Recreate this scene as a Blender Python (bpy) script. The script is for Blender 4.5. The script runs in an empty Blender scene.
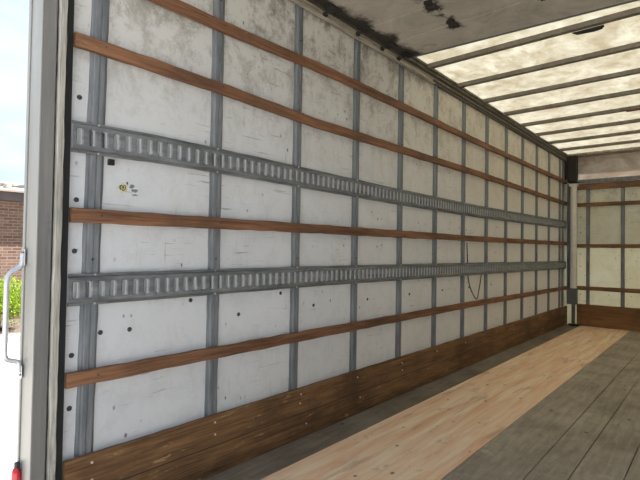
import bpy, math, random
from mathutils import Vector, Matrix
random.seed(7)
sc = bpy.context.scene
col = sc.collection
R = math.radians

# ------------------------------------------------------------------ camera
cam = bpy.data.objects.new('camera', bpy.data.cameras.new('camera'))
col.objects.link(cam)
cam.data.sensor_width = 36.0
cam.data.lens = 471.128 * 36.0 / 640.0
yaw, pitch, roll = 0.710475, 0.020935, 0.015279
f = Vector((math.cos(pitch)*math.cos(yaw), math.cos(pitch)*math.sin(yaw), math.sin(pitch)))
rt0 = f.cross(Vector((0, 0, 1))).normalized(); up0 = rt0.cross(f)
rt = math.cos(roll)*rt0 + math.sin(roll)*up0
up = -math.sin(roll)*rt0 + math.cos(roll)*up0
m = Matrix((rt, up, -f)).transposed().to_4x4()
m.translation = Vector((-0.87606, -1.99706, 1.15426))
cam.matrix_world = m
cam.data.clip_start = 0.02; cam.data.clip_end = 400
sc.camera = cam
sc.view_settings.view_transform = 'Standard'
sc.view_settings.look = 'None'
sc.view_settings.gamma = 1
sc.view_settings.use_curve_mapping = False
sc.view_settings.exposure = 1.74

# ------------------------------------------------------------------ sky and sun
SKY = 0.37
w = bpy.data.worlds.new('sky'); sc.world = w; w.use_nodes = True
nt = w.node_tree; nt.nodes.clear()
N = nt.nodes.new; L = nt.links.new
out = N('ShaderNodeOutputWorld'); bg = N('ShaderNodeBackground')
tc = N('ShaderNodeTexCoord'); sep = N('ShaderNodeSeparateXYZ')
L(tc.outputs['Generated'], sep.inputs[0])
ramp = N('ShaderNodeValToRGB')
ramp.color_ramp.elements[0].position = 0.0; ramp.color_ramp.elements[0].color = (0.58, 0.76, 0.98, 1)
ramp.color_ramp.elements[1].position = 0.7; ramp.color_ramp.elements[1].color = (0.42, 0.62, 0.95, 1)
L(sep.outputs['Z'], ramp.inputs[0])
mp = N('ShaderNodeMapping'); mp.inputs['Scale'].default_value = (1.5, 1.5, 4.0)
L(tc.outputs['Generated'], mp.inputs[0])
nz = N('ShaderNodeTexNoise'); nz.inputs['Scale'].default_value = 1.6; nz.inputs['Detail'].default_value = 6
L(mp.outputs[0], nz.inputs['Vector'])
cr = N('ShaderNodeValToRGB')
cr.color_ramp.elements[0].position = 0.40; cr.color_ramp.elements[1].position = 0.62
L(nz.outputs['Fac'], cr.inputs[0])
mx = N('ShaderNodeMix'); mx.data_type = 'RGBA'
L(cr.outputs[0], mx.inputs['Factor']); L(ramp.outputs[0], mx.inputs['A']); mx.inputs['B'].default_value = (0.84, 0.90, 0.98, 1)
L(mx.outputs['Result'], bg.inputs['Color']); bg.inputs['Strength'].default_value = SKY
L(bg.outputs[0], out.inputs[0])

sun = bpy.data.objects.new('sun', bpy.data.lights.new('sun', 'SUN')); col.objects.link(sun)
sun.data.energy = 7.5; sun.data.angle = R(0.6); sun.data.color = (1.0, 0.965, 0.91)
sd = Vector((math.cos(R(58))*math.cos(R(-28)), math.cos(R(58))*math.sin(R(-28)), math.sin(R(58))))   # towards the sun
sun.rotation_euler = sd.to_track_quat('Z', 'Y').to_euler()
sun.location = (3, 0, 12)

# ------------------------------------------------------------------ material helpers
class NT:
    def __init__(s, name):
        s.m = bpy.data.materials.new(name); s.m.use_nodes = True
        s.t = s.m.node_tree; s.b = s.t.nodes['Principled BSDF']; s.o = s.t.nodes['Material Output']
        s.tc = s.t.nodes.new('ShaderNodeTexCoord')
    def n(s, ty): return s.t.nodes.new(ty)
    def l(s, a, b): s.t.links.new(a, b)
    def coord(s, scale=(1, 1, 1), loc=(0, 0, 0)):
        k = s.n('ShaderNodeMapping'); k.inputs['Scale'].default_value = scale; k.inputs['Location'].default_value = loc
        s.l(s.tc.outputs['Object'], k.inputs[0]); return k.outputs[0]
    def noise(s, scale, vec=None, detail=5, rough=.6, dist=0):
        k = s.n('ShaderNodeTexNoise'); k.inputs['Scale'].default_value = scale
        k.inputs['Detail'].default_value = detail; k.inputs['Roughness'].default_value = rough
        k.inputs['Distortion'].default_value = dist
        s.l(vec if vec is not None else s.coord(), k.inputs['Vector']); return k.outputs['Fac']
    def voro(s, scale, vec=None, feature='F1'):
        k = s.n('ShaderNodeTexVoronoi'); k.feature = feature; k.inputs['Scale'].default_value = scale
        s.l(vec if vec is not None else s.coord(), k.inputs['Vector']); return k.outputs['Distance']
    def rng(s, v, a, b, c=0.0, d=1.0):
        k = s.n('ShaderNodeMapRange'); k.clamp = True
        for i, q in zip(('From Min', 'From Max', 'To Min', 'To Max'), (a, b, c, d)): k.inputs[i].default_value = q
        s.l(v, k.inputs['Value']); return k.outputs[0]
    def math(s, op, a, b):
        k = s.n('ShaderNodeMath'); k.operation = op
        for i, q in enumerate((a, b)):
            if isinstance(q, (int, float)): k.inputs[i].default_value = q
            else: s.l(q, k.inputs[i])
        return k.outputs[0]
    def mix(s, fac, a, b, mode='MIX'):
        k = s.n('ShaderNodeMix'); k.data_type = 'RGBA'; k.blend_type = mode
        if isinstance(fac, (int, float)): k.inputs['Factor'].default_value = fac
        else: s.l(fac, k.inputs['Factor'])
        for i, q in (('A', a), ('B', b)):
            if isinstance(q, tuple): k.inputs[i].default_value = (*q, 1)
            else: s.l(q, k.inputs[i])
        return k.outputs['Result']
    def axis(s, ax):
        k = s.n('ShaderNodeSeparateXYZ'); s.l(s.tc.outputs['Object'], k.inputs[0]); return k.outputs[ax]
    def col(s, c):
        if isinstance(c, tuple): s.b.inputs['Base Color'].default_value = (*c, 1)
        else: s.l(c, s.b.inputs['Base Color'])
    def bump(s, h, strength=.3, dist=.003):
        k = s.n('ShaderNodeBump'); k.inputs['Strength'].default_value = strength; k.inputs['Distance'].default_value = dist
        s.l(h, k.inputs['Height']); s.l(k.outputs[0], s.b.inputs['Normal'])
    def done(s, rough=.6, metal=0.0, spec=None):
        s.b.inputs['Roughness'].default_value = rough; s.b.inputs['Metallic'].default_value = metal
        if spec is not None: s.b.inputs['Specular IOR Level'].default_value = spec
        return s.m

def lin(r, g, b):
    f_ = lambda v: ((v/255+.055)/1.055)**2.4 if v > 10 else v/255/12.92
    return (f_(r), f_(g), f_(b))

def flat(name, c, rough=.6, metal=0.0, var=.15, scale=12):
    k = NT(name)
    k.col(k.mix(k.rng(k.noise(scale), .3, .7), tuple(x*(1-var) for x in c), tuple(min(1, x*(1+var)) for x in c)))
    return k.done(rough, metal)

def wood(name, dark, light, ax='X', fine=1.0, scuff=None, scuff_amt=.0, stain=None):
    k = NT(name)
    sc_ = {'X': (2.2, 45, 45), 'Y': (45, 2.2, 45), 'Z': (45, 45, 2.2)}[ax]
    sc2 = {'X': (.9, 9, 9), 'Y': (9, .9, 9), 'Z': (9, 9, .9)}[ax]
    g = k.noise(fine, k.coord(sc_), 6, .65, .3)
    g2 = k.noise(fine, k.coord(sc2, (3, 1, 2)), 4, .6, .5)
    c = k.mix(k.rng(k.math('ADD', k.math('MULTIPLY', g, .55), k.math('MULTIPLY', g2, .45)), .36, .64), dark, light)
    if stain:
        c = k.mix(k.rng(k.noise(1.3, k.coord((1, 1, 1), (5, 2, 7)), 5, .7), .50, .68, 0, .7), c, stain)
    if scuff:
        sx = {'X': (5, 30, 30), 'Y': (30, 5, 30), 'Z': (30, 30, 5)}[ax]
        c = k.mix(k.rng(k.noise(1.0, k.coord(sx, (9, 9, 9)), 5, .75), .72-scuff_amt, .78-scuff_amt, 0, .65), c, scuff)
    k.col(c); k.bump(g, .35, .002)
    return k.done(.72, 0, .3)

M = {}
# painted wall panels: white paint with scuffs, black rubber marks, warm grime higher up, warm roof-filtered light painted in towards the front
def wall_paint(name, base=lin(220, 223, 227), warm=lin(216, 210, 194), grime=lin(132, 128, 112), ax='X'):
    k = NT(name)
    X, Z = k.axis(ax), k.axis('Z')
    c = k.mix(k.rng(k.noise(1.1, None, 4), .35, .7), base, tuple(x*.93 for x in base))
    if ax == 'X':
        c = k.mix(k.rng(k.math('ADD', k.rng(X, .8, 4.5, 0, .6), k.math('ADD', k.rng(Z, 1.5, 2.6, 0, .5), k.math('MULTIPLY', k.noise(1.7), .5))), .25, 1.2, 0, .9), c, warm)  # yellowed dirt upward; warm light from the roof painted in along the length
    else:
        c = k.mix(k.rng(k.noise(1.7), .3, .6, .4, .9), c, warm)
    # mottled grime, stronger on the upper panels
    up_ = k.rng(Z, 1.7, 2.6, 0, 1)
    gr = k.noise(7.0, k.coord((1, 1, .8)), 9, .82, .25)
    gm = k.math('MULTIPLY', k.rng(gr, .47, .60), k.math('MULTIPLY', k.math('ADD', .13, k.math('MULTIPLY', up_, .72)), k.rng(X, 2.0, 4.5, 1, .4)))
    c = k.mix(gm, c, grime)
    # pale wiped streaks
    c = k.mix(k.math('MULTIPLY', k.rng(k.noise(1.0, k.coord((22, 22, 14), (4, 0, 1)), 7, .85, .5), .56, .66), k.math('ADD', .12, k.math('MULTIPLY', up_, .45))), c, base)
    # horizontal scrapes
    s1 = k.rng(k.noise(1.0, k.coord((4, 4, 70), (1, 2, 3)), 4, .7), .60, .66, 0, .6)
    patch = k.rng(k.noise(2.2, k.coord((1, 1, 1), (8, 8, 8)), 3), .46, .56)
    c = k.mix(k.math('MULTIPLY', s1, patch), c, lin(120, 118, 112))
    # vertical drips
    s2 = k.rng(k.noise(1.0, k.coord((55, 55, 4), (6, 2, 3)), 4, .7), .61, .68, 0, .5)
    patch2 = k.rng(k.noise(1.8, k.coord((1, 1, 1), (2, 8, 5)), 3), .47, .58)
    c = k.mix(k.math('MULTIPLY', s2, patch2), c, lin(135, 132, 120))
    # small specks
    sp = k.rng(k.voro(20, k.coord((1, 1, .6), (.3, 0, .7))), .09, .16, .8, 0)
    pt = k.rng(k.noise(4.0, k.coord((1, 1, 1), (12, 1, 1)), 4), .52, .60)
    c = k.mix(k.math('MULTIPLY', sp, pt), c, lin(80, 78, 75))
    k.col(c); k.bump(gr, .12, .002)
    # translucency added to the panels so daylight through them brightens the interior
    tr = k.n('ShaderNodeBsdfTranslucent'); k.l(k.mix(1.0, c, (1.0, .98, .94), 'MULTIPLY'), tr.inputs['Color'])
    ms = k.n('ShaderNodeMixShader'); ms.inputs[0].default_value = .28
    k.l(k.b.outputs[0], ms.inputs[1]); k.l(tr.outputs[0], ms.inputs[2]); k.l(ms.outputs[0], k.o.inputs['Surface'])
    return k.done(.5, 0, .35)
M['paint'] = wall_paint('white_scuffed_paint')
M['paint_front'] = wall_paint('white_scuffed_paint_front', base=lin(222, 226, 224), warm=lin(208, 206, 188), ax='Y')

def galvanised(name, a, b, metal=.35, rough=.5, sx=(14, 14, 14)):
    k = NT(name)
    n1 = k.noise(1.0, k.coord(sx), 6, .7)
    c = k.mix(k.rng(n1, .35, .65), a, b)
    c = k.mix(k.rng(k.noise(6, None, 6, .8), .60, .72, 0, .5), c, tuple(x*.45 for x in a))
    k.col(c); k.bump(n1, .15, .001)
    return k.done(rough, metal)
M['stud'] = galvanised('grey_steel', lin(96, 100, 104), lin(132, 136, 140), .1, .55, (20, 20, 3))
M['track'] = galvanised('galvanised_track', lin(88, 91, 93), lin(134, 138, 140), .2, .45, (5, 30, 30))
M['bow'] = galvanised('roof_bow_steel', lin(98, 92, 82), lin(126, 119, 108), .05, .6)
M['rail'] = galvanised('roof_rail_metal', lin(112, 107, 96), lin(172, 165, 150), .15, .55)
M['rail_dark'] = flat('dark_roof_rail', lin(62, 56, 48), .7, 0, .3, 20)
M['rail_top'] = galvanised('upper_roof_rail', lin(84, 78, 68), lin(118, 111, 98), .1, .6)
M['track_lip'] = galvanised('door_track_metal', lin(120, 114, 102), lin(196, 189, 174), .1, .5, (4, 30, 30))
M['rail_low'] = flat('dull_roof_rail', lin(92, 85, 74), .7, 0, .3, 20)
M['rim'] = flat('slot_highlight_metal', lin(178, 181, 183), .5, .0, .08, 30)  # lighter tone paints in the light caught on the bent slot edges
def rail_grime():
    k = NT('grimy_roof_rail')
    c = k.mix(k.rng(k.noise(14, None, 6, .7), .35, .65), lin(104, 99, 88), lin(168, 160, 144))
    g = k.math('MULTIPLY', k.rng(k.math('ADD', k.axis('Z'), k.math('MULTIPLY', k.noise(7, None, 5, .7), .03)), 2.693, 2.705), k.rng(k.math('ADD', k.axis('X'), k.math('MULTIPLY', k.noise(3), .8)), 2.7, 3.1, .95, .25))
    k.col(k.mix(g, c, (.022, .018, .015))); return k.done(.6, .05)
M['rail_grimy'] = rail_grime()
M['frame_metal'] = galvanised('rear_frame_metal', lin(112, 111, 110), lin(138, 137, 135), .35, .45, (18, 18, 1.2))
M['frame_bright'] = galvanised('polished_frame_edge', lin(148, 148, 143), lin(168, 168, 164), .3, .5, (6, 6, 1))
M['weathered'] = wood('weathered_grey_strip', lin(118, 116, 108), lin(206, 203, 194), 'Z', 3.0, lin(80, 79, 74), .08)
M['rubber'] = flat('black_rubber', (.006, .006, .007), .6)
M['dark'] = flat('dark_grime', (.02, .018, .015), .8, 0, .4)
M['bolt'] = flat('dark_bolt', (.045, .05, .055), .45, .3)
M['screw'] = flat('bright_screw', (.62, .58, .48), .35, .4)
M['slat'] = wood('brown_slat', lin(80, 56, 42), lin(154, 111, 81), 'X', 1.8, lin(184, 150, 120), .06, lin(78, 60, 48))
M['slat_y'] = wood('brown_slat_front', lin(94, 70, 50), lin(152, 116, 86), 'Y', 1.0, None, 0, lin(80, 62, 50))
M['kick'] = wood('brown_kickboard', lin(74, 52, 34), lin(148, 112, 76), 'X', 1.6, lin(186, 158, 112), .10, lin(60, 44, 32))
M['kick_y'] = wood('brown_kickboard_front', lin(100, 70, 44), lin(152, 112, 76), 'Y', 1.0, lin(178, 150, 110), .0, lin(60, 42, 28))

def floor_grey(name, a, b):
    k = NT(name)
    n1 = k.noise(1.0, k.coord((3, 26, 26)), 7, .7, .4)
    n2 = k.noise(2.6, k.coord((1, 1, 1), (3, 3, 3)), 5, .7)
    c = k.mix(k.rng(k.math('ADD', k.math('MULTIPLY', n1, .5), k.math('MULTIPLY', n2, .5)), .36, .64), a, b)
    # dark spots
    sp = k.rng(k.voro(7, k.coord((.7, 1, 1), (.5, .2, 0))), .06, .12, .75, 0)
    c = k.mix(sp, c, tuple(x*.35 for x in a))
    c = k.mix(k.rng(k.noise(1.0, k.coord((5, 60, 60), (7, 7, 7)), 4, .75), .66, .70, 0, .5), c, tuple(x*.4 for x in a))
    c = k.mix(k.rng(k.noise(4.5, k.coord((1, 1, 1), (9, 3, 3)), 6, .75), .60, .70, 0, .5), c, tuple(min(1, x*1.5) for x in b))
    k.col(c); k.bump(n1, .3, .002)
    return k.done(.62, 0, .4)
M['floor'] = floor_grey('grey_worn_floor', lin(126, 116, 101), lin(182, 171, 152))
M['floor_dark'] = floor_grey('dark_worn_floor', lin(98, 90, 79), lin(146, 136, 121))

def pale_floor():
    k = NT('pale_birch_floor')
    g = k.noise(1.0, k.coord((1.3, 16, 16)), 6, .6, .6)
    c = k.mix(k.rng(g, .34, .66), lin(238, 192, 150), lin(255, 234, 202))
    # staves
    br = k.n('ShaderNodeTexBrick'); k.l(k.coord(), br.inputs['Vector'])
    br.inputs['Scale'].default_value = 1.0; br.inputs['Brick Width'].default_value = .85; br.inputs['Row Height'].default_value = .042
    br.inputs['Mortar Size'].default_value = .0012; br.inputs['Color1'].default_value = (.97, .96, .95, 1)
    br.inputs['Color2'].default_value = (1, 1, 1, 1); br.inputs['Mortar'].default_value = (.84, .80, .76, 1)
    c = k.mix(1.0, c, br.outputs['Color'], 'MULTIPLY')
    c = k.mix(k.rng(k.noise(1.0, k.coord((2, 12, 12), (3, 5, 5)), 4, .6), .58, .68, 0, .5), c, lin(180, 148, 122))
    c = k.mix(k.rng(k.noise(3.5, k.coord((1, 2, 1), (1, 5, 5)), 5, .7), .60, .72, 0, .6), c, lin(150, 132, 115))
    c = k.mix(k.rng(k.voro(7.5, k.coord((.8, 1.2, 1), (.2, .4, 0))), .055, .11, .85, 0), c, lin(84, 68, 56))
    k.col(c); k.bump(g, .15, .001)
    return k.done(.6, 0, .35)
M['pale'] = pale_floor()

def fibreglass():
    k = NT('translucent_fibreglass'); t = k.t
    n1 = k.noise(4.2, k.coord((1, 1.2, 1)), 8, .75, .4)
    n2 = k.noise(9, k.coord((1, 1.5, 1)), 5, .7)
    c = k.mix(k.rng(n1, .38, .64), (.48, .468, .42), (.36, .332, .272))
    c = k.mix(k.rng(n2, .52, .68, 0, .6), c, (.33, .30, .24))
    tr = k.n('ShaderNodeBsdfTranslucent'); k.l(c, tr.inputs['Color'])
    di = k.n('ShaderNodeBsdfDiffuse'); k.l(c, di.inputs['Color'])
    mxs = k.n('ShaderNodeMixShader'); mxs.inputs[0].default_value = .22
    k.l(tr.outputs[0], mxs.inputs[1]); k.l(di.outputs[0], mxs.inputs[2])
    k.l(mxs.outputs[0], k.o.inputs['Surface'])
    return k.m
M['roof'] = fibreglass()

def door_skin():
    k = NT('dirty_grey_door_skin')
    n1 = k.noise(2.2, None, 7, .72, .6)
    c = k.mix(k.rng(n1, .36, .66), lin(160, 155, 144), lin(196, 191, 180))
    n2 = k.noise(8, None, 6, .8, .8)
    c = k.mix(k.rng(n2, .58, .70, 0, .55), c, lin(105, 96, 82))
    # black grease worn into the skin along the track side
    edge = k.rng(k.math('ADD', k.axis('Y'), k.math('MULTIPLY', k.noise(4, None, 6, .7), .34)), -.045, .01, 0, .96)
    c = k.mix(edge, c, (.02, .017, .014))
    # grease round the hinge line
    hy = k.math('ABSOLUTE', k.math('ADD', k.axis('Y'), .61), 0)
    blob = k.math('MULTIPLY', k.rng(k.math('ADD', hy, k.math('MULTIPLY', k.noise(9, None, 6, .7), .12)), .10, .125, .95, 0), k.math('MULTIPLY', k.rng(k.noise(6, k.coord((1, 1, 1), (2, 0, 0)), 6, .7), .44, .52), k.rng(k.axis('X'), 2.12, 2.18, 1, 0)))
    c = k.mix(blob, c, lin(46, 33, 26))
    k.col(c)
    return k.done(.65, 0, .3)
M['door'] = door_skin()

def nose_skin():
    k = NT('dirty_nose_panel')
    n1 = k.noise(3.0, k.coord((1, 1, 2)), 6, .7, .7)
    c = k.mix(k.rng(n1, .36, .62), lin(246, 242, 234), lin(214, 202, 190))
    c = k.mix(k.rng(k.noise(1.6, k.coord((1, 1, 1), (4, 1, 6)), 5, .7), .50, .64, 0, .7), c, lin(120, 84, 66))
    k.col(c)
    tr = k.n('ShaderNodeBsdfTranslucent'); k.l(c, tr.inputs['Color'])
    ms = k.n('ShaderNodeMixShader'); ms.inputs[0].default_value = .22
    k.l(k.b.outputs[0], ms.inputs[1]); k.l(tr.outputs[0], ms.inputs[2]); k.l(ms.outputs[0], k.o.inputs['Surface'])
    return k.done(.55)
M['nose'] = nose_skin()
M['pole_white'] = flat('white_pole_paint', lin(214, 212, 206), .5, 0, .08, 30)
M['grey_paint'] = flat('grey_paint', lin(92, 96, 94), .6, 0, .15, 20)
M['handle'] = flat('pale_steel_bar', lin(196, 198, 202), .35, .5, .08, 20)
M['cable'] = flat('black_cable', (.03, .028, .025), .6)
def red():
    k = NT('red_lens'); k.col(lin(205, 20, 40)); k.b.inputs['Coat Weight'].default_value = .5
    return k.done(.25)
M['red'] = red()

def brick():
    k = NT('brown_brick')
    cc = k.n('ShaderNodeCombineXYZ'); s_ = k.n('ShaderNodeSeparateXYZ'); k.l(k.tc.outputs['Object'], s_.inputs[0])
    k.l(k.math('ADD', s_.outputs['X'], s_.outputs['Y']), cc.inputs['X']); k.l(s_.outputs['Z'], cc.inputs['Y'])
    br = k.n('ShaderNodeTexBrick'); k.l(cc.outputs[0], br.inputs['Vector'])
    br.inputs['Scale'].default_value = 1; br.inputs['Brick Width'].default_value = .22; br.inputs['Row Height'].default_value = .078
    br.inputs['Mortar Size'].default_value = .009
    br.inputs['Color1'].default_value = (*lin(92, 70, 62), 1); br.inputs['Color2'].default_value = (*lin(122, 98, 86), 1)
    br.inputs['Mortar'].default_value = (*lin(134, 122, 114), 1)
    k.col(k.mix(k.rng(k.noise(6), .35, .65, 0, .35), br.outputs['Color'], lin(92, 68, 58)))
    return k.done(.9, 0, .2)
M['brick'] = brick()
M['shingle'] = flat('tan_roof_shingle', lin(140, 128, 118), .9, 0, .12, 6)
M['fascia'] = flat('grey_fascia', lin(74, 68, 68), .8, 0, .15, 4)
M['cap'] = flat('dark_roof_cap', lin(84, 86, 92), .8, 0, .15, 4)
M['white_cap'] = flat('white_vent', lin(240, 240, 236), .6)
def ground():
    k = NT('pale_concrete_pavement')
    n1 = k.noise(1.2, None, 8, .7)
    c = k.mix(k.rng(n1, .35, .65), lin(164, 159, 152), lin(188, 183, 176))
    c = k.mix(k.rng(k.noise(40, None, 4, .8), .55, .7, 0, .35), c, lin(168, 162, 152))
    k.col(c); return k.done(.9, 0, .2)
M['ground'] = ground()
M['kerb'] = flat('pale_kerb', lin(186, 178, 170), .9, 0, .08, 5)
M['mulch'] = flat('dark_mulch', lin(84, 72, 64), .95, 0, .4, 30)
def leaf():
    k = NT('yellow_green_leaves')
    n1 = k.noise(5, None, 4, .7)
    c = k.mix(k.rng(n1, .35, .65), lin(66, 104, 22), lin(164, 186, 40))
    tr = k.n('ShaderNodeBsdfTranslucent'); k.l(c, tr.inputs['Color'])
    mxs = k.n('ShaderNodeMixShader'); mxs.inputs[0].default_value = .3
    k.l(c, k.b.inputs['Base Color']); k.l(k.b.outputs[0], mxs.inputs[1]); k.l(tr.outputs[0], mxs.inputs[2])
    k.l(mxs.outputs[0], k.o.inputs['Surface']); k.b.inputs['Roughness'].default_value = .55
    return k.m
M['leaf'] = leaf()
M['twig'] = flat('brown_twig', lin(70, 55, 40), .9)
M['yellow'] = flat('yellow_paint_scrap', lin(206, 200, 150), .7, 0, .2, 60)
M['ltgrey'] = flat('grey_torn_paper', lin(120, 122, 124), .7, 0, .3, 60)

# ------------------------------------------------------------------ mesh helpers
class MB:
    def __init__(s): s.v = []; s.f = []
    def add(s, vs, fs):
        o = len(s.v); s.v += [tuple(p) for p in vs]; s.f += [tuple(i+o for i in q) for q in fs]; return s
    def box(s, x0, x1, y0, y1, z0, z1):
        return s.add([(x, y, z) for x in (x0, x1) for y in (y0, y1) for z in (z0, z1)],
                     [(0, 1, 3, 2), (4, 6, 7, 5), (0, 4, 5, 1), (2, 3, 7, 6), (0, 2, 6, 4), (1, 5, 7, 3)])
    def extrude(s, prof, path):            # prof: list of (a,b); path: list of functions (a,b)->xyz ; closed profile
        n = len(prof); vs = []
        for p in path: vs += [p(a, b) for a, b in prof]
        fs = [(j*n+i, j*n+(i+1) % n, (j+1)*n+(i+1) % n, (j+1)*n+i) for j in range(len(path)-1) for i in range(n)]
        fs += [tuple(range(n))[::-1], tuple(range((len(path)-1)*n, len(path)*n))]
        return s.add(vs, fs)
    def tube(s, pts, r, n=12, cap=True):
        pts = [Vector(p) for p in pts]; vs = []; ref = None
        for i, p in enumerate(pts):
            d = (pts[min(i+1, len(pts)-1)] - pts[max(i-1, 0)]).normalized()
            if ref is None:
                ref = d.orthogonal().normalized()
            ref = (ref - d*ref.dot(d)).normalized(); b = d.cross(ref)
            rr = r[i] if isinstance(r, (list, tuple)) else r
            vs += [p + rr*(math.cos(2*math.pi*k/n)*ref + math.sin(2*math.pi*k/n)*b) for k in range(n)]
        fs = [(j*n+i, j*n+(i+1) % n, (j+1)*n+(i+1) % n, (j+1)*n+i) for j in range(len(pts)-1) for i in range(n)]
        if cap: fs += [tuple(range(n))[::-1], tuple(range((len(pts)-1)*n, len(pts)*n))]
        return s.add(vs, fs)
    def build(s, name, mat, parent=None, bevel=0, smooth=False, seg=2):
        me = bpy.data.meshes.new(name); me.from_pydata(s.v, [], s.f); me.update()
        import bmesh
        bm = bmesh.new(); bm.from_mesh(me); bmesh.ops.recalc_face_normals(bm, faces=bm.faces); bm.to_mesh(me); bm.free()
        o = bpy.data.objects.new(name, me); col.objects.link(o); me.materials.append(mat)
        if parent: o.parent = parent; o.matrix_parent_inverse = parent.matrix_world.inverted()
        if bevel:
            b = o.modifiers.new('bevel', 'BEVEL'); b.width = bevel; b.segments = seg; b.limit_method = 'ANGLE'; b.angle_limit = R(40)
        if smooth:
            for p in me.polygons: p.use_smooth = True
        return o
def tag(o, label=None, cat=None, group=None, kind=None):
    if label: o['label'] = label
    if cat: o['category'] = cat
    if group: o['group'] = group
    if kind: o['kind'] = kind
    return o
def empty(name, loc=(0, 0, 0)):
    o = bpy.data.objects.new(name, None); col.objects.link(o); o.location = loc; o.empty_display_size = .1
    bpy.context.view_layer.update(); return o
def structure(o, label=None):
    o['kind'] = 'structure'
    if label: o['label'] = label
    return o
def copy_tree(o, parent=None):
    c = o.copy(); col.objects.link(c)
    if parent: c.parent = parent
    for ch in o.children: copy_tree(ch, c)
    return c

LEN = 7.66      # rear edge to front bulkhead
WID = 2.36      # between side walls
X0 = -0.105     # rear edge of the wall panels
ZR = 2.79       # roof skin
BAY = 0.61
KX = LEN
ORD = ['first', 'second', 'third', 'fourth', 'fifth', 'sixth', 'seventh', 'eighth', 'ninth', 'tenth', 'eleventh', 'twelfth', 'thirteenth', 'fourteenth']

# ------------------------------------------------------------------ outdoor ground
structure(MB().box(-40, 40, -40, 60, -.95, -.85).build('ground', M['ground']), 'pale sunlit concrete pavement outside the truck')
structure(MB().box(-20, 30, 9.15, 9.45, -.85, -.72).build('trim_1', M['kerb'], bevel=.01), 'pale concrete kerb in front of the planting bed')
structure(MB().box(-20, 30, 9.45, 11.95, -.85, -.76).build('trim_2', M['mulch']), 'dark mulch bed under the shrubs')

# ------------------------------------------------------------------ truck shell
# side wall panel (left)
wl = MB().box(X0, KX+.055, .018, .055, -.02, 2.70).build('wall_left', M['paint'])
structure(wl, 'white scuffed side wall panel of the truck box')
MB().box(X0-.05, LEN+.5, .057, .066, -.6, -.02).build('sill_rail', M['frame_metal'], wl)
MB().box(X0-.05, LEN+.5, .057, .066, 2.68, 2.83).build('cant_rail', M['frame_metal'], wl)
def bolt_mesh(name, x, z, parent, r=.0105, y=.018, mat='bolt'):
    n = 10; vs = []
    for rr, yy in ((1.0, 0), (1.0, -.003), (.6, -.006)):
        vs += [(x+rr*r*math.cos(2*math.pi*i/n), y+yy, z+rr*r*math.sin(2*math.pi*i/n)) for i in range(n)]
    fs = [(j*n+i, j*n+(i+1) % n, (j+1)*n+(i+1) % n, (j+1)*n+i) for j in range(2) for i in range(n)] + [tuple(range(2*n, 3*n))]
    return MB().add(vs, fs).build(name, M[mat], parent)
for x, z in [(-.067, 1.767), (-.069, 1.344), (-.071, 1.134), (-.072, .71), (-.075, .497), (.172, .787), (.486, .894), (.793, .796),
             (1.111, .892), (1.411, .797), (2.015, .794), (2.627, .794), (3.235, .794), (3.84, .79), (4.45, .79), (.043, .789)]:
    bolt_mesh('bolt', x, z, wl)

# opposite side wall, plain: outside the photo
wr = MB().box(X0, LEN, -WID-.055, -WID-.03, -.02, 2.70).build('wall_right', M['paint'])
structure(wr, 'white side wall panel opposite')
MB().box(X0-.05, LEN+.5, -WID-.066, -WID-.057, 2.68, 2.83).build('cant_rail', M['frame_metal'], wr)

# floor: deck of boards
fl = MB().box(-.22, LEN+.06, -WID-.03, .018, -.15, -.022).build('floor', M['dark'])
structure(fl, 'wooden truck floor of worn boards')
edges = [.017, -.228, -.90, -1.213, -1.385, -1.60, -1.90, -2.13, -WID-.028]
for i in range(len(edges)-1):
    mat = M['floor_dark'] if i == 0 else (M['pale'] if i == 1 else M['floor'])
    gap = .0006 if i in (0, 1) else .0022
    b = MB().box(-.20, LEN+.02, edges[i+1]+gap, edges[i]-gap, -.022, 0).build('board', mat, fl, bevel=.0015, seg=1)
    if i == 0: b['label'] = 'narrow dark floor board along the wall'
    if i == 1: b['label'] = 'wide pale floor board with dark specks'

# roof skin
structure(MB().box(X0-.1, LEN+.72, -WID-.02, .02, ZR, ZR+.004).build('ceiling', M['roof']), 'cream translucent fibreglass roof skin')

# roof rail along the top of each side wall
def roof_rail(name, sgn, y0):
    t = lambda a, b: (lambda X: (X, y0+sgn*a, b))
    mb = MB()
    def strip(prof, x0, x1):
        mb.extrude(prof, [lambda a, b, X=X: (X, y0+sgn*a, b) for X in (x0, x1)])
    strip([(-.017, 2.686), (.004, 2.686), (.004, 2.742), (-.017, 2.742)], X0, LEN)
    o = mb.build(name, M['rail_dark'])
    def sub(nm, prof, mat, x0=X0):
        m2 = MB(); m2.extrude(prof, [lambda a, b, X=X: (X, y0+sgn*a, b) for X in (x0, LEN)]); return m2.build(nm, M[mat], o, bevel=.0015, seg=1)
    sub('lower_flange', [(-.017, 2.672), (.017, 2.672), (.019, 2.674), (.019, 2.681), (.004, 2.6855), (-.017, 2.6855)], 'rail_low')
    sub('middle_bead', [(.0045, 2.703), (.014, 2.703), (.017, 2.708), (.014, 2.715), (.0045, 2.715)], 'rail_grimy', 2.46)
    sub('upper_flange', [(-.017, 2.7425), (.012, 2.7425), (.016, 2.748), (.016, 2.764), (.034, 2.768), (.034, 2.789), (-.017, 2.789)], 'rail_top')
    return o
structure(roof_rail('trim_3', -1, 0), 'long metal roof rail along the top of the wall')
structure(roof_rail('trim_4', 1, -WID), 'metal roof rail over the opposite wall')

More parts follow.
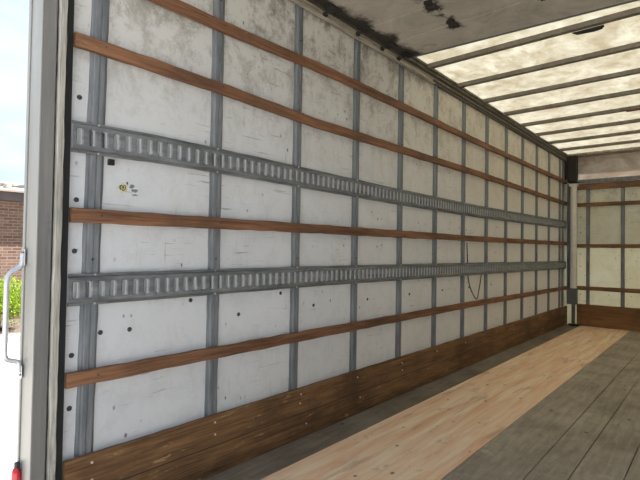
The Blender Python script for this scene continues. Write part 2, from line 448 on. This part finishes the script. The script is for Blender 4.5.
# front bulkhead
KX = LEN
wf = MB().box(KX+.03, KX+.055, -WID-.03, .018, -.02, 2.31).build('wall_front', M['paint_front'])
structure(wf, 'white scuffed front bulkhead panel')
for z in (.5, .95, 1.15, 1.5, 1.75): 
    n = 8
    MB().tube([(KX+.03, -.215, z), (KX+.024, -.215, z)], .009, 8).build('bolt', M['bolt'], wf)
ns = 22
prof = []
for i in range(ns+1):
    a = i/ns
    ang = a*math.pi/2
    prof.append((KX+.18+.42*math.cos(ang)**.9, 2.33+.455*math.sin(ang)))
prof2 = [(x+.01, z+.003) for x, z in prof][::-1]
structure(MB().extrude(prof+prof2, [lambda a, b, Y=Y: (a, Y, b) for Y in (-WID, 0)]).build('wall_nose', M['nose'], smooth=False), 'dirty curved nose panel above the front bulkhead')
structure(MB().box(KX+.0, KX+.62, -WID, 0, 2.295, 2.33).build('trim_5', M['pole_white'], bevel=.003), 'ribbed metal ledge on top of the front bulkhead')
# ribbed lip
mb = MB()
mb.extrude([(KX-.03, 2.30), (KX-.018, 2.30), (KX-.012, 2.325), (KX, 2.325), (KX, 2.355), (KX-.012, 2.355), (KX-.012, 2.34), (KX-.03, 2.34)],
           [lambda a, b, Y=Y: (a, Y, b) for Y in (-WID, -.19)])
structure(mb.build('trim_6', M['stud'], bevel=.002), 'dark metal lip along the front ledge')
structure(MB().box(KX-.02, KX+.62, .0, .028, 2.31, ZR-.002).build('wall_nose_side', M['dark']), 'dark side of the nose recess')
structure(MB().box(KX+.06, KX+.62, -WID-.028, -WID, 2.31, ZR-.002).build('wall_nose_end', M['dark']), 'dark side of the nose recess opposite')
structure(MB().box(KX-.05, KX+.19, -WID, -.03, 2.752, 2.786).build('trim_7', M['rail'], bevel=.003), 'metal cross rail at the front end of the roof')

# rear door frame (left jamb) as structure
d1 = empty('door_1', (-.17, .04, 0)); structure(d1, 'metal rear opening frame of the truck')
def zprism(prof, z0, z1, name, mat, bevel=.002, steps=1):
    mb = MB(); ps = []
    for i in range(steps+1):
        Z = z0+(z1-z0)*i/steps
        ps.append(lambda a, b, Z=Z: (a, b, Z))
    mb.extrude(prof, ps)
    return mb.build(name, mat, d1, bevel=bevel)
zprism([(-.140, -.012), (-.106, -.010), (-.106, .055), (-.140, .055)], -.14, 2.62, 'rubber_seal', M['rubber'])
# weathered strip with slightly wavy edges
mb = MB(); ps = []; st = 60
for i in range(st+1):
    Z = -.14+2.76*i/st; w1 = random.uniform(-.0018, .0018); w2 = random.uniform(-.0012, .0012)
    ps.append(lambda a, b, Z=Z, w1=w1, w2=w2: (a+(w1 if a > -.145 else w2), b, Z))
mb.extrude([(-.166, -.022), (-.161, -.030), (-.138, -.026), (-.1345, -.018), (-.1345, .03), (-.166, .03)], ps)
mb.build('jamb_strip', M['weathered'], d1)
zprism([(-.176, -.012), (-.160, -.012), (-.160, .055), (-.176, .055)], -.14, 2.62, 'dark_gap_strip', M['rubber'])
zprism([(-.222, -.028), (-.176, -.028), (-.172, -.022), (-.172, .06), (-.222, .06)], -.85+.25, 2.90, 'post', M['frame_metal'])
zprism([(-.2285, -.030), (-.2225, -.030), (-.2225, .112), (-.2285, .112)], -.85+.25, 2.90, 'rear_face', M['frame_bright'])
zprism([(-.2345, .078), (-.2287, .078), (-.2287, .098), (-.2345, .098)], -.60, 2.90, 'raised_bead', M['frame_bright'])
# far jamb and header (outside the picture) and rear sill
zprism([(-.2285, -WID-.11), (-.172, -WID-.11), (-.172, -WID+.028), (-.2285, -WID+.028)], -.60, 2.90, 'post', M['frame_metal'])
MB().box(-.2285, -.172, -WID+.03, -.032, 2.80, 2.90).build('header', M['frame_metal'], d1, bevel=.002)
MB().box(-.26, -.2, -WID+.03, -.032, -.16, -.024).build('sill', M['frame_metal'], d1, bevel=.002)

# ------------------------------------------------------------------ wall posts (studs)
def stud_mesh():
    mb = MB(); n = 46
    prof = [(-.036, .0178), (-.036, .013), (-.026, .010), (-.0235, .001), (-.0205, -.0015), (-.004, -.0015), (-.002, .004), (.002, .004), (.004, -.0015), (.0215, -.0015), (.0245, .001),
            (.027, .010), (.037, .013), (.037, .0178)]
    ps = []
    for i in range(n+1):
        Z = -.005+2.675*i/n; w1 = random.uniform(-.0016, .0016); w2 = random.uniform(-.0016, .0016)
        ps.append(lambda a, b, Z=Z, w1=w1, w2=w2: (a*1.0+(w1 if a < -.03 else (w2 if a > .03 else 0)), b, Z))
    mb.extrude(prof, ps)
    return mb
STUD = [BAY*i+.010 for i in range(13)] + [7.51]
proto = None
for i, x in enumerate(STUD):
    if proto is None:
        o = stud_mesh().build('wall_post', M['stud']); proto = o; o.location.x = -.018; o.rotation_euler.y = .012
        for z in (1.10, 2.02, 2.45): 
            b = bolt_mesh('screw', 0, z, o, .005, -.0015, 'bolt')
    else:
        o = copy_tree(proto); o.location.x = x; o.rotation_euler.y = 0
    if i < 13: lab = '%s grey steel post from the open rear end, on the long white wall' % ORD[i]
    else: lab = 'last grey steel post on the long wall, tight beside the front corner'
    tag(o, lab, 'wall post', 'grey steel posts on the long wall')
fp = None
for i, y in enumerate((-.325, -.80, -1.275, -1.75, -2.2)):
    if fp is None:
        mb = MB(); mb.extrude([(-.026, .0295), (-.026, .006), (-.020, .0), (.020, .0), (.026, .006), (.026, .0295)], [lambda a, b, Z=Z: (KX+b, a, Z) for Z in (-.005, 2.29)])
        o = mb.build('bulkhead_post', M['stud'], bevel=.002); fp = o
    else: o = fp.copy(); col.objects.link(o)
    o.location.y = y
    tag(o, '%s grey steel post from the left corner on the front bulkhead' % ORD[i], 'wall post', 'grey steel posts on the front bulkhead')

# ------------------------------------------------------------------ wooden slats
def slat(name, zs, h, x0, x1, y0=-.0265, y1=-.0025, mat='slat', jit=.0022, n=90):
    mb = MB(); ps = []
    def zc(X):
        for (a, za), (b, zb) in zip(zs, zs[1:]):
            if X <= b: return za+(zb-za)*max(0, (X-a))/(b-a)
        return zs[-1][1]
    for i in range(n+1):
        X = x0+(x1-x0)*i/n; j1 = random.uniform(-jit, jit); j2 = random.uniform(-jit, jit)
        Z = zc(X)
        ps.append(lambda a, b, X=X, Z=Z, j1=j1, j2=j2: (X, a, Z+b+(j1 if b > 0 else j2)))
    c = .003
    mb.extrude([(y0, -h/2+c), (y0+c, -h/2), (y1, -h/2), (y1, h/2), (y0+c, h/2), (y0, h/2-c)], ps)
    return mb.build(name, M[mat])
XE = 7.645
for zs, lab in (([(X0, 2.308), (.6, 2.308), (1.5, 2.330), (4, 2.318), (XE, 2.330)], 'brown wooden slat, topmost of the four slats on the long white wall'),
                ([(X0, 1.989), (.6, 1.984), (1.4, 1.964), (4, 1.985), (XE, 1.975)], 'brown wooden slat between the topmost slat and the upper slotted metal track'),
                ([(X0, 1.279), (1.4, 1.288), (4, 1.295), (XE, 1.318)], 'brown wooden slat midway between the two slotted metal tracks'),
                ([(X0, .619), (1.4, .620), (4, .618), (XE, .592)], 'brown wooden slat under the lower slotted track, lowest of the four slats')):
    o = slat('wooden_slat', zs, .057, X0+.002, XE)
    tag(o, lab, 'slat', 'wooden slats on the long wall')
    for x in STUD[:9]:
        bolt_mesh('screw', x+.008, zs[0][1]+.003, o, .0032, -.0265, 'bolt')

# kickboard
kb = slat('kickboard', [(X0, .150), (1.4, .154), (4, .152), (LEN, .148)], .300, X0+.002, LEN, -.028, -.003, 'kick', .0015, 120)
tag(kb, 'broad brown wooden kickboard along the foot of the long wall', 'kickboard')
MB().box(X0+.002, LEN-.05, -.0295, -.0275, .151, .1545).build('joint_groove', M['dark'], kb)
for x, z in ((.001, .27), (.003, .199), (.615, .27), (.617, .208), (1.248, .217), (1.255, .27), (1.306, .08), (1.873, .112), (1.84, .26), (2.44, .26), (2.45, .2), (3.05, .26), (3.66, .25)):
    bolt_mesh('screw', x, z, kb, .0055, -.0285, 'screw')

# ------------------------------------------------------------------ slotted cargo tracks
def track(name, zc, x0, x1):
    P = BAY/12; hx = .0098; hz = .0345; H = .0475; yF = -.020; yB = -.0035
    vs = []; fs = []
    ncell = int((x1-x0)/P)
    nh = 16
    # rounded slot outline, and outer rectangle outline with matching vertex count
    slot = []; rect = []
    for k in range(nh):
        a = 2*math.pi*(k+.5)/nh; cx, cz = math.cos(a), math.sin(a)
        slot.append((hx*max(-1, min(1, cx*1.25)), (hz-hx)*(1 if cz > 0 else -1)+hx*cz))
    for k in range(nh):
        a = 2*math.pi*(k+.5)/nh; cx, cz = math.cos(a), math.sin(a)
        m_ = max(abs(cx), abs(cz)); rect.append((P/2*cx/m_, H*cz/m_))
    # snap the corners
    for q in (1, 2, 5, 6, 9, 10, 13, 14):
        x, z = rect[q]
    for c in range(ncell):
        xc = x0+P*(c+.5); o = len(vs)
        for (x, z) in rect: vs.append((xc+x, yF+.0, zc+z))
        for (x, z) in slot: vs.append((xc+x*1.55, yF, zc+z*1.06))
        for (x, z) in slot: vs.append((xc+x, yF+.0035, zc+z))
        for (x, z) in slot: vs.append((xc+x*.72, yF+.013, zc+z*.95))
        # corner verts
        for x, z in ((P/2, H), (-P/2, H), (-P/2, -H), (P/2, -H)): vs.append((xc+x, yF, zc+z))
        for k in range(nh):
            k2 = (k+1) % nh
            for lvl in range(3):
                fs.append((o+lvl*nh+k, o+lvl*nh+k2, o+(lvl+1)*nh+k2, o+(lvl+1)*nh+k))
        for ci, k in enumerate((1, 5, 9, 13)):
            fs.append((o+k, o+4*nh+ci, o+k+1))
    mb = MB(); mb.add(vs, fs)
    X1 = x0+P*ncell
    n = 110
    for s_ in (1, -1):
        ps = []
        for i in range(n+1):
            X = x0+(X1-x0)*i/n; j = random.uniform(-.0012, .0012)
            ps.append(lambda a, b, X=X, j=j: (X, a, zc+s_*(b+(j if b > .06 else 0))))
        mb.extrude([(yF, .0470), (yF+.001, .0495), (yB-.0035, .0545), (yB-.0045, .064), (yB-.001, .0655), (yB, .0640), (yB, .0530), (yF+.0025, .0470)], ps)
    mb.v = [(x, y, z+track_z(zc, x)-zc) for x, y, z in mb.v]
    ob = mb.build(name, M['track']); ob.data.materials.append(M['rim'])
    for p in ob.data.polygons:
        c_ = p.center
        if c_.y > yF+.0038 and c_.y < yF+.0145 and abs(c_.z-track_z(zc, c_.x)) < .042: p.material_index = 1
    return ob
XT0 = X0+.003
def track_z(zc, X):
    pts = [(X0, 1.598), (.3, 1.609), (.9, 1.606), (1.4, 1.600), (2.4, 1.590), (4, 1.587), (XE, 1.628)] if zc > 1.2 else [(X0, .977), (1.4, .985), (4, .980), (XE, .968)]
    for (a, za), (b, zb) in zip(pts, pts[1:]):
        if X <= b: return za+(zb-za)*max(0, X-a)/(b-a)
    return pts[-1][1]
for zc, lab in ((1.594, 'upper grey slotted metal cargo track running along the white wall'), (.978, 'lower grey slotted metal cargo track running along the white wall')):
    o = track('cargo_track', zc, XT0, XE)
    tag(o, lab, 'cargo track', 'slotted cargo tracks')
    for x in STUD[:10]:
        for dz in (.0595, -.0595):
            bolt_mesh('rivet', x-.006, track_z(zc, x)+dz, o, .0045, -.0075, 'screw')
br = MB().box(.055, .079, -.002, .0178, 1.505, 1.53).build('bracket', M['rubber'], bevel=.002)
tag(br, 'small black bracket under the upper track beside the rearmost post', 'bracket')

# torn sticker on the wall
ts = empty('torn_sticker', (.138, .018, 1.416)); tag(ts, 'torn scrap of yellow, white and black sticker on the white wall', 'sticker')
def blob(name, cx, cz, rx, rz, mat, y=.0172, n=14, seed=1, hole=0):
    rr = random.Random(seed); vs = []
    ks = [rr.uniform(.5, 1.25) for _ in range(n)]
    for yy in (y, y+.0007):
        vs += [(cx+rx*ks[i]*math.cos(2*math.pi*i/n), yy, cz+rz*ks[i]*math.sin(2*math.pi*i/n)) for i in range(n)]
    if hole:
        for yy in (y, y+.0007):
            vs += [(cx+hole*rx*ks[i]*math.cos(2*math.pi*i/n), yy, cz+hole*rz*ks[i]*math.sin(2*math.pi*i/n)) for i in range(n)]
        fs = []
        for i in range(n):
            j = (i+1) % n
            fs += [(i, j, 2*n+j, 2*n+i), (n+i, 3*n+i, 3*n+j, n+j), (i, n+i, n+j, j), (2*n+i, 2*n+j, 3*n+j, 3*n+i)]
    else:
        fs = [tuple(range(n)), tuple(range(n, 2*n))[::-1]] + [(i, n+i, n+(i+1) % n, (i+1) % n) for i in range(n)]
    return MB().add(vs, fs).build(name, mat, ts)
blob('yellow_patch', .126, 1.416, .026, .024, M['yellow'], .0168, seed=3)
blob('black_ring', .129, 1.415, .017, .018, M['rubber'], .0160, seed=4, hole=.68)
blob('dark_centre', .127, 1.416, .006, .007, M['bolt'], .0158, seed=9)
blob('grey_scrap', .168, 1.424, .013, .009, M['ltgrey'], .0168, seed=5)
blob('grey_scrap', .180, 1.408, .016, .009, M['ltgrey'], .0168, seed=6)
blob('grey_scrap', .183, 1.388, .016, .005, M['ltgrey'], .0168, seed=8)
blob('grey_scrap', .146, 1.437, .005, .007, M['bolt'], .0168, seed=10)

# cable hanging behind the lower track
def bez(pts, n=8):
    out_ = []; P = [Vector(p) for p in pts]
    P = [P[0]*2-P[1]] + P + [P[-1]*2-P[-2]]
    for i in range(1, len(P)-2):
        for k in range(n):
            t = k/n; a, b, c, d = P[i-1:i+3]
            out_.append(.5*((2*b)+(-a+c)*t+(2*a-5*b+4*c-d)*t*t+(-a+3*b-3*c+d)*t**3))
    out_.append(P[-2]); return out_
cb = MB().tube(bez([(3.752, .004, 1.25), (3.765, .005, 1.14), (3.778, .006, 1.03), (3.79, .008, .93), (3.83, .007, .82), (3.90, .004, .73), (3.985, .002, .662),
                    (4.03, .003, .67), (4.07, .005, .74), (4.11, .007, .82), (4.15, .008, .93)]), .0055, 8).build('hanging_cable', M['cable'], smooth=True)
tag(cb, 'thin black cable looping down the white wall behind the lower track', 'cable')

# ------------------------------------------------------------------ front bulkhead slats, kickboard
def slat_y(name, zc, h, ya, yb, mat='slat_y', x0=KX-.026, x1=KX-.002, jit=.002):
    mb = MB(); ps = []; n = 26; c = .003
    for i in range(n+1):
        Y = ya+(yb-ya)*i/n; j1 = random.uniform(-jit, jit); j2 = random.uniform(-jit, jit)
        ps.append(lambda a, b, Y=Y, j1=j1, j2=j2: (a, Y, zc+b+(j1 if b > 0 else j2)))
    mb.extrude([(x0, -h/2+c), (x0+c, -h/2), (x1, -h/2), (x1, h/2), (x0+c, h/2), (x0, h/2-c)], ps)
    return mb.build(name, M[mat])
for zc, h, lab in ((2.235, .095, 'broad brown wooden slat at the top of the front bulkhead'), (1.945, .06, 'brown wooden slat second from the top of the front bulkhead'),
                   (1.283, .06, 'brown wooden slat halfway up the front bulkhead'), (.605, .065, 'brown wooden slat low on the front bulkhead above its kickboard')):
    tag(slat_y('wooden_slat', zc, h, -WID+.01, -.176), lab, 'slat', 'wooden slats on the front bulkhead')
fk = slat_y('bulkhead_kickboard', .175, .345, -WID+.01, -.176, 'kick_y', KX-.03)
tag(fk, 'broad brown kickboard across the foot of the front bulkhead', 'kickboard')

# corner pole
pole = empty('corner_pole', (7.53, -.147, 0)); tag(pole, 'white round pole with grey sleeve standing in the front corner', 'pole')
px, py = 7.53, -.147
def ring(z0, z1, r, name, mat, n=24, bev=0):
    return MB().tube([(px, py, z0), (px, py, z1)], r, n).build(name, mat, pole, bevel=bev)
ring(.60, 2.24, .047, 'upper_tube', M['pole_white'], bev=.003)
MB().box(px-.045, px+.045, py-.055, py+.09, .345, .60).build('sleeve', M['grey_paint'], pole, bevel=.004)
ring(.02, .35, .026, 'lower_tube', M['grey_paint'])
ring(0, .03, .075, 'base_plate', M['dark'], bev=.004)
MB().box(px-.05, px+.05, py-.055, py+.06, 2.24, 2.275).build('top_bracket', M['pole_white'], pole, bevel=.003)
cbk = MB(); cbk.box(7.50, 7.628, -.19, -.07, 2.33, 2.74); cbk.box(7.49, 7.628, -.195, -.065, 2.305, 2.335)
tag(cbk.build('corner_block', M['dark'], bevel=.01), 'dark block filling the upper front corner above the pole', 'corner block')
ca = MB(); ca.extrude([(7.60, -.032), (7.658, -.032), (7.658, -.172), (7.648, -.172), (7.648, -.045), (7.60, -.045)], [lambda a, b, Z=Z: (a, b, Z) for Z in (.36, 2.29)])
tag(ca.build('corner_angle', M['stud'], bevel=.002), 'grey metal corner angle behind the white pole', 'corner trim')

# ------------------------------------------------------------------ roof bows
bow = None
BX = [2.83+.612*i for i in range(8)]
for i, x in enumerate(BX):
    if bow is None:
        mb = MB(); ps = []; n = 24
        for k in range(n+1):
            Y = -.036-(WID-.072)*k/n
            ps.append(lambda a, b, Y=Y: (a, Y, b))
        mb.extrude([(-.022, ZR-.0005), (-.022, ZR-.036), (-.019, ZR-.039), (.019, ZR-.039), (.022, ZR-.036), (.022, ZR-.0005)], ps)
        o = mb.build('roof_bow', M['bow']); bow = o
    else: o = bow.copy(); col.objects.link(o)
    o.location.x = x
    lab = '%s metal roof bow counting from the raised door edge to the front' % ORD[i]
    tag(o, lab, 'roof bow', 'metal roof bows')
# things hanging at the bows
lf = MB(); lf.extrude([(-.0, .0), (.035, .0), (.040, -.012), (.030, -.022), (.004, -.018)], [lambda a, b, Y=Y, s_=s_: (2.855+a*s_, Y, ZR-.038+b*s_) for Y, s_ in ((-1.16, .2), (-1.19, .8), (-1.30, 1), (-1.345, .9), (-1.36, .5))])
tag(lf.build('hanging_latch', M['dark'], bevel=.001), 'small dark latch hanging under the first roof bow', 'latch')
rf = MB().box(5.23, 5.275, -1.42, -1.17, ZR-.056, ZR-.040).build('rusty_plate', flat('rusty_plate', lin(98, 62, 54), .7), bevel=.003)
tag(rf, 'short rusty plate under the fifth roof bow', 'plate')

# ------------------------------------------------------------------ raised roll-up door and its track
dr = empty('roll_up_door', (1.2, -1.18, 2.66)); tag(dr, 'dirty grey roll-up door raised flat under the rear roof', 'roll-up door')
seams = [2.425, 2.075, 1.765, 1.41, 1.06, .71, .36, .02]
for a, b in zip(seams, seams[1:]):
    mb = MB().box(b+.0025, a-.0025, -WID+.08, -.078, 2.688, 2.712)
    if a > 2.3: mb.v = [(x-(.05-.065*(-y-.078) if x > 2.3 else 0), y, z) for x, y, z in mb.v]
    mb.build('door_panel', M['door'], dr, bevel=.003)
mb = MB().box(2.425, 2.438, -WID+.08, -.078, 2.682, 2.714); mb.v = [(x-(.05-.065*(-y-.078)), y, z) for x, y, z in mb.v]
mb.build('bottom_seal', M['grey_paint'], dr, bevel=.003)
def hinge(x, y):
    mb = MB()
    mb.box(x-.055, x+.055, y-.026, y+.026, 2.681, 2.6875)
    mb.tube([(x, y-.03, 2.678), (x, y+.03, 2.678)], .011, 10)
    mb.box(x-.075, x-.05, y-.035, y+.014, 2.679, 2.6875)
    return mb.build('hinge', M['dark'], dr, bevel=.002)
for x in seams[1:]:
    for y in (-.61, -1.18, -1.75): hinge(x, y)
for x in seams[:-1]:
    xx = x if x < 2.4 else 2.31
    for s_, ys in ((1, -.078), (-1, -WID+.078)):
        mb = MB()
        mb.box(xx-.06, xx+.05, min(ys, ys-s_*.07), max(ys, ys-s_*.07), 2.676, 2.6875)
        mb.tube([(xx, ys+s_*.04, 2.672), (xx, ys-s_*.04, 2.672)], .006, 8)
        mb.tube([(xx, ys+s_*.022, 2.672), (xx, ys+s_*.040, 2.672)], .018, 14)
        mb.build('roller_hinge', M['dark'], dr, bevel=.0015)
def dtrack(sgn, y0, lab):
    mb = MB()
    mb.extrude([(.020, 2.648), (.052, 2.648), (.052, 2.652), (.0235, 2.652), (.0235, 2.692), (.036, 2.692), (.036, 2.696), (.020, 2.696)],
               [lambda a, b, X=X: (X, y0+sgn*a, b) for X in (0.02, 2.93)])
    o = mb.build('door_track', M['track_lip'], bevel=.001, seg=1); tag(o, lab, 'door track', 'door tracks')
    return o
dtrack(-1, 0, 'metal door track channel under the roof rail above the long wall')
dtrack(1, -WID, 'metal door track channel on the far side opposite the long wall')

# ------------------------------------------------------------------ rear fittings
gh = empty('grab_handle', (-.23, .075, .9)); tag(gh, 'pale bent metal grab handle bolted to the rear frame face', 'grab handle')
YH = .070
bar = [(-.240, YH, 1.125), (-.242, YH, 1.090), (-.248, YH+.002, 1.072), (-.262, YH+.003, 1.060), (-.278, YH+.004, 1.050), (-.288, YH+.005, 1.030), (-.2905, YH+.005, 1.00), (-.2905, YH+.005, .88), (-.2905, YH+.005, .755),
       (-.288, YH+.005, .728), (-.278, YH+.004, .716), (-.255, YH+.002, .708), (-.245, YH, .70), (-.241, YH, .665)]
MB().tube(bez(bar, 6), .0095, 12).build('bar', M['handle'], gh, smooth=True)
for z0, z1 in ((1.075, 1.14), (.64, .69)):
    p = MB().box(-.2385, -.2350, YH-.012, YH+.014, z0, z1).build('mounting_plate', M['handle'], gh, bevel=.002)
    for zz in (z0+.015, z1-.015): MB().tube([(-.2385, YH-.004, zz), (-.2425, YH-.004, zz)], .005, 8).build('bolt', M['bolt'], p)
mk = empty('marker_light', (-.235, .064, .27)); tag(mk, 'small red marker light low on the rear frame', 'marker light')
mb = MB(); n = 16
rings = [(.019, .0), (.019, .012), (.015, .02), (.0, .023)]
vs = []
pz = [.210, .218, .285, .297, .304]
mb.tube([(-.244, .064, .19), (-.244, .064, .205), (-.244, .064, .285), (-.244, .064, .298), (-.244, .064, .305)], [.012, .0165, .0165, .012, .006], 14)
mb.build('lens', M['red'], mk, smooth=True)
MB().tube([(-.244, .064, .303), (-.244, .064, .322)], .008, 10).build('cap', M['bolt'], mk)
MB().box(-.2395, -.2347, .050, .078, .185, .32).build('base', M['rubber'], mk, bevel=.002)

# ------------------------------------------------------------------ brick building across the pavement
bl = empty('brick_building', (4, 12.2, -.85)); tag(bl, 'low brown brick building with tan roof beyond the shrubs', 'building')
MB().box(-9, 17, 12, 20, -.85, 2.30).build('brick_wall', M['brick'], bl)
MB().box(-9.3, 17.3, 11.7, 20.3, 2.28, 2.50).build('fascia', M['fascia'], bl, bevel=.01)
mb = MB(); mb.extrude([(11.6, 2.50), (20.4, 2.50), (20.4, 2.55), (16.6, 3.02), (15.4, 3.02), (11.6, 2.55)], [lambda a, b, X=X: (X, a, b) for X in (-9.4, 17.4)])
mb.build('roof', M['shingle'], bl)
MB().box(-9.4, 17.4, 15.3, 16.7, 3.0, 3.12).build('ridge_cap', M['cap'], bl, bevel=.02)
mb = MB(); mb.box(3.18, 3.30, 12.6, 12.9, 2.60, 2.80); mb.box(3.02, 3.50, 12.5, 13.0, 2.80, 2.83)
mb.build('roof_vent', M['white_cap'], bl, bevel=.005)
for x0 in (-5.5, 7.0, 11.5):
    wn = MB().box(x0, x0+1.5, 11.97, 12.0-.001, .3, 1.6).build('window', M['white_cap'], bl, bevel=.005)
    g = NT('dark_glass'); g.col((.03, .04, .05)); g.done(.08)
    MB().box(x0+.07, x0+1.43, 11.962, 11.969, .37, 1.53).build('pane', g.m, wn)

# ------------------------------------------------------------------ shrubs
def shrub(cx, cy, w_, h_, seed, label):
    rr = random.Random(seed)
    root = empty('shrub', (cx, cy, -.76)); tag(root, label, 'shrub', 'yellow-green shrubs by the brick wall')
    mb = MB()
    for i in range(9):
        a = rr.uniform(0, 6.28); r_ = rr.uniform(.1, .35)*w_
        mb.tube([(cx+.03*math.cos(a), cy+.03*math.sin(a), -.76), (cx+r_*.5*math.cos(a), cy+r_*.5*math.sin(a), -.76+h_*.4), (cx+r_*math.cos(a), cy+r_*math.sin(a), -.76+h_*.8)], [.018, .012, .004], 6)
    mb.build('stems', M['twig'], root)
    mb = MB()
    lobes = [(rr.uniform(-.30, .30)*w_, rr.uniform(-.25, .25)*w_, rr.uniform(.30, .78)*h_, rr.uniform(.20, .34)*w_) for _ in range(16)]
    for i in range(5200):
        lx, ly, lz, lr = lobes[i % 16]
        v = Vector((rr.gauss(0, 1), rr.gauss(0, 1), rr.gauss(0, 1))).normalized()*lr*rr.uniform(.7, 1.05)
        p = Vector((cx+lx, cy+ly, -.76+lz))+Vector((v.x, v.y, v.z*.8))
        if p.z < -.72: continue
        d = (v.normalized()+Vector((rr.uniform(-.7, .7), rr.uniform(-.7, .7), rr.uniform(-.2, .9)))).normalized()
        s_ = d.cross(Vector((rr.uniform(-1, 1), rr.uniform(-1, 1), rr.uniform(-1, 1)))).normalized()
        l_ = rr.uniform(.035, .06); w2 = l_*.32; nn = d.cross(s_)*l_*.12
        mb.add([p, p+d*l_*.5+s_*w2+nn, p+d*l_, p+d*l_*.5-s_*w2+nn], [(0, 1, 2), (0, 2, 3)])
    mb.build('foliage', M['leaf'], root)
shrub(2.50, 10.3, 1.35, 1.16, 3, 'bright yellow-green leafy shrub seen behind the grab handle')
shrub(1.05, 10.35, 1.1, 1.0, 5, 'yellow-green shrub rearward of the one behind the grab handle')
shrub(4.0, 10.35, 1.1, 1.05, 8, 'yellow-green shrub forward of the one behind the grab handle')
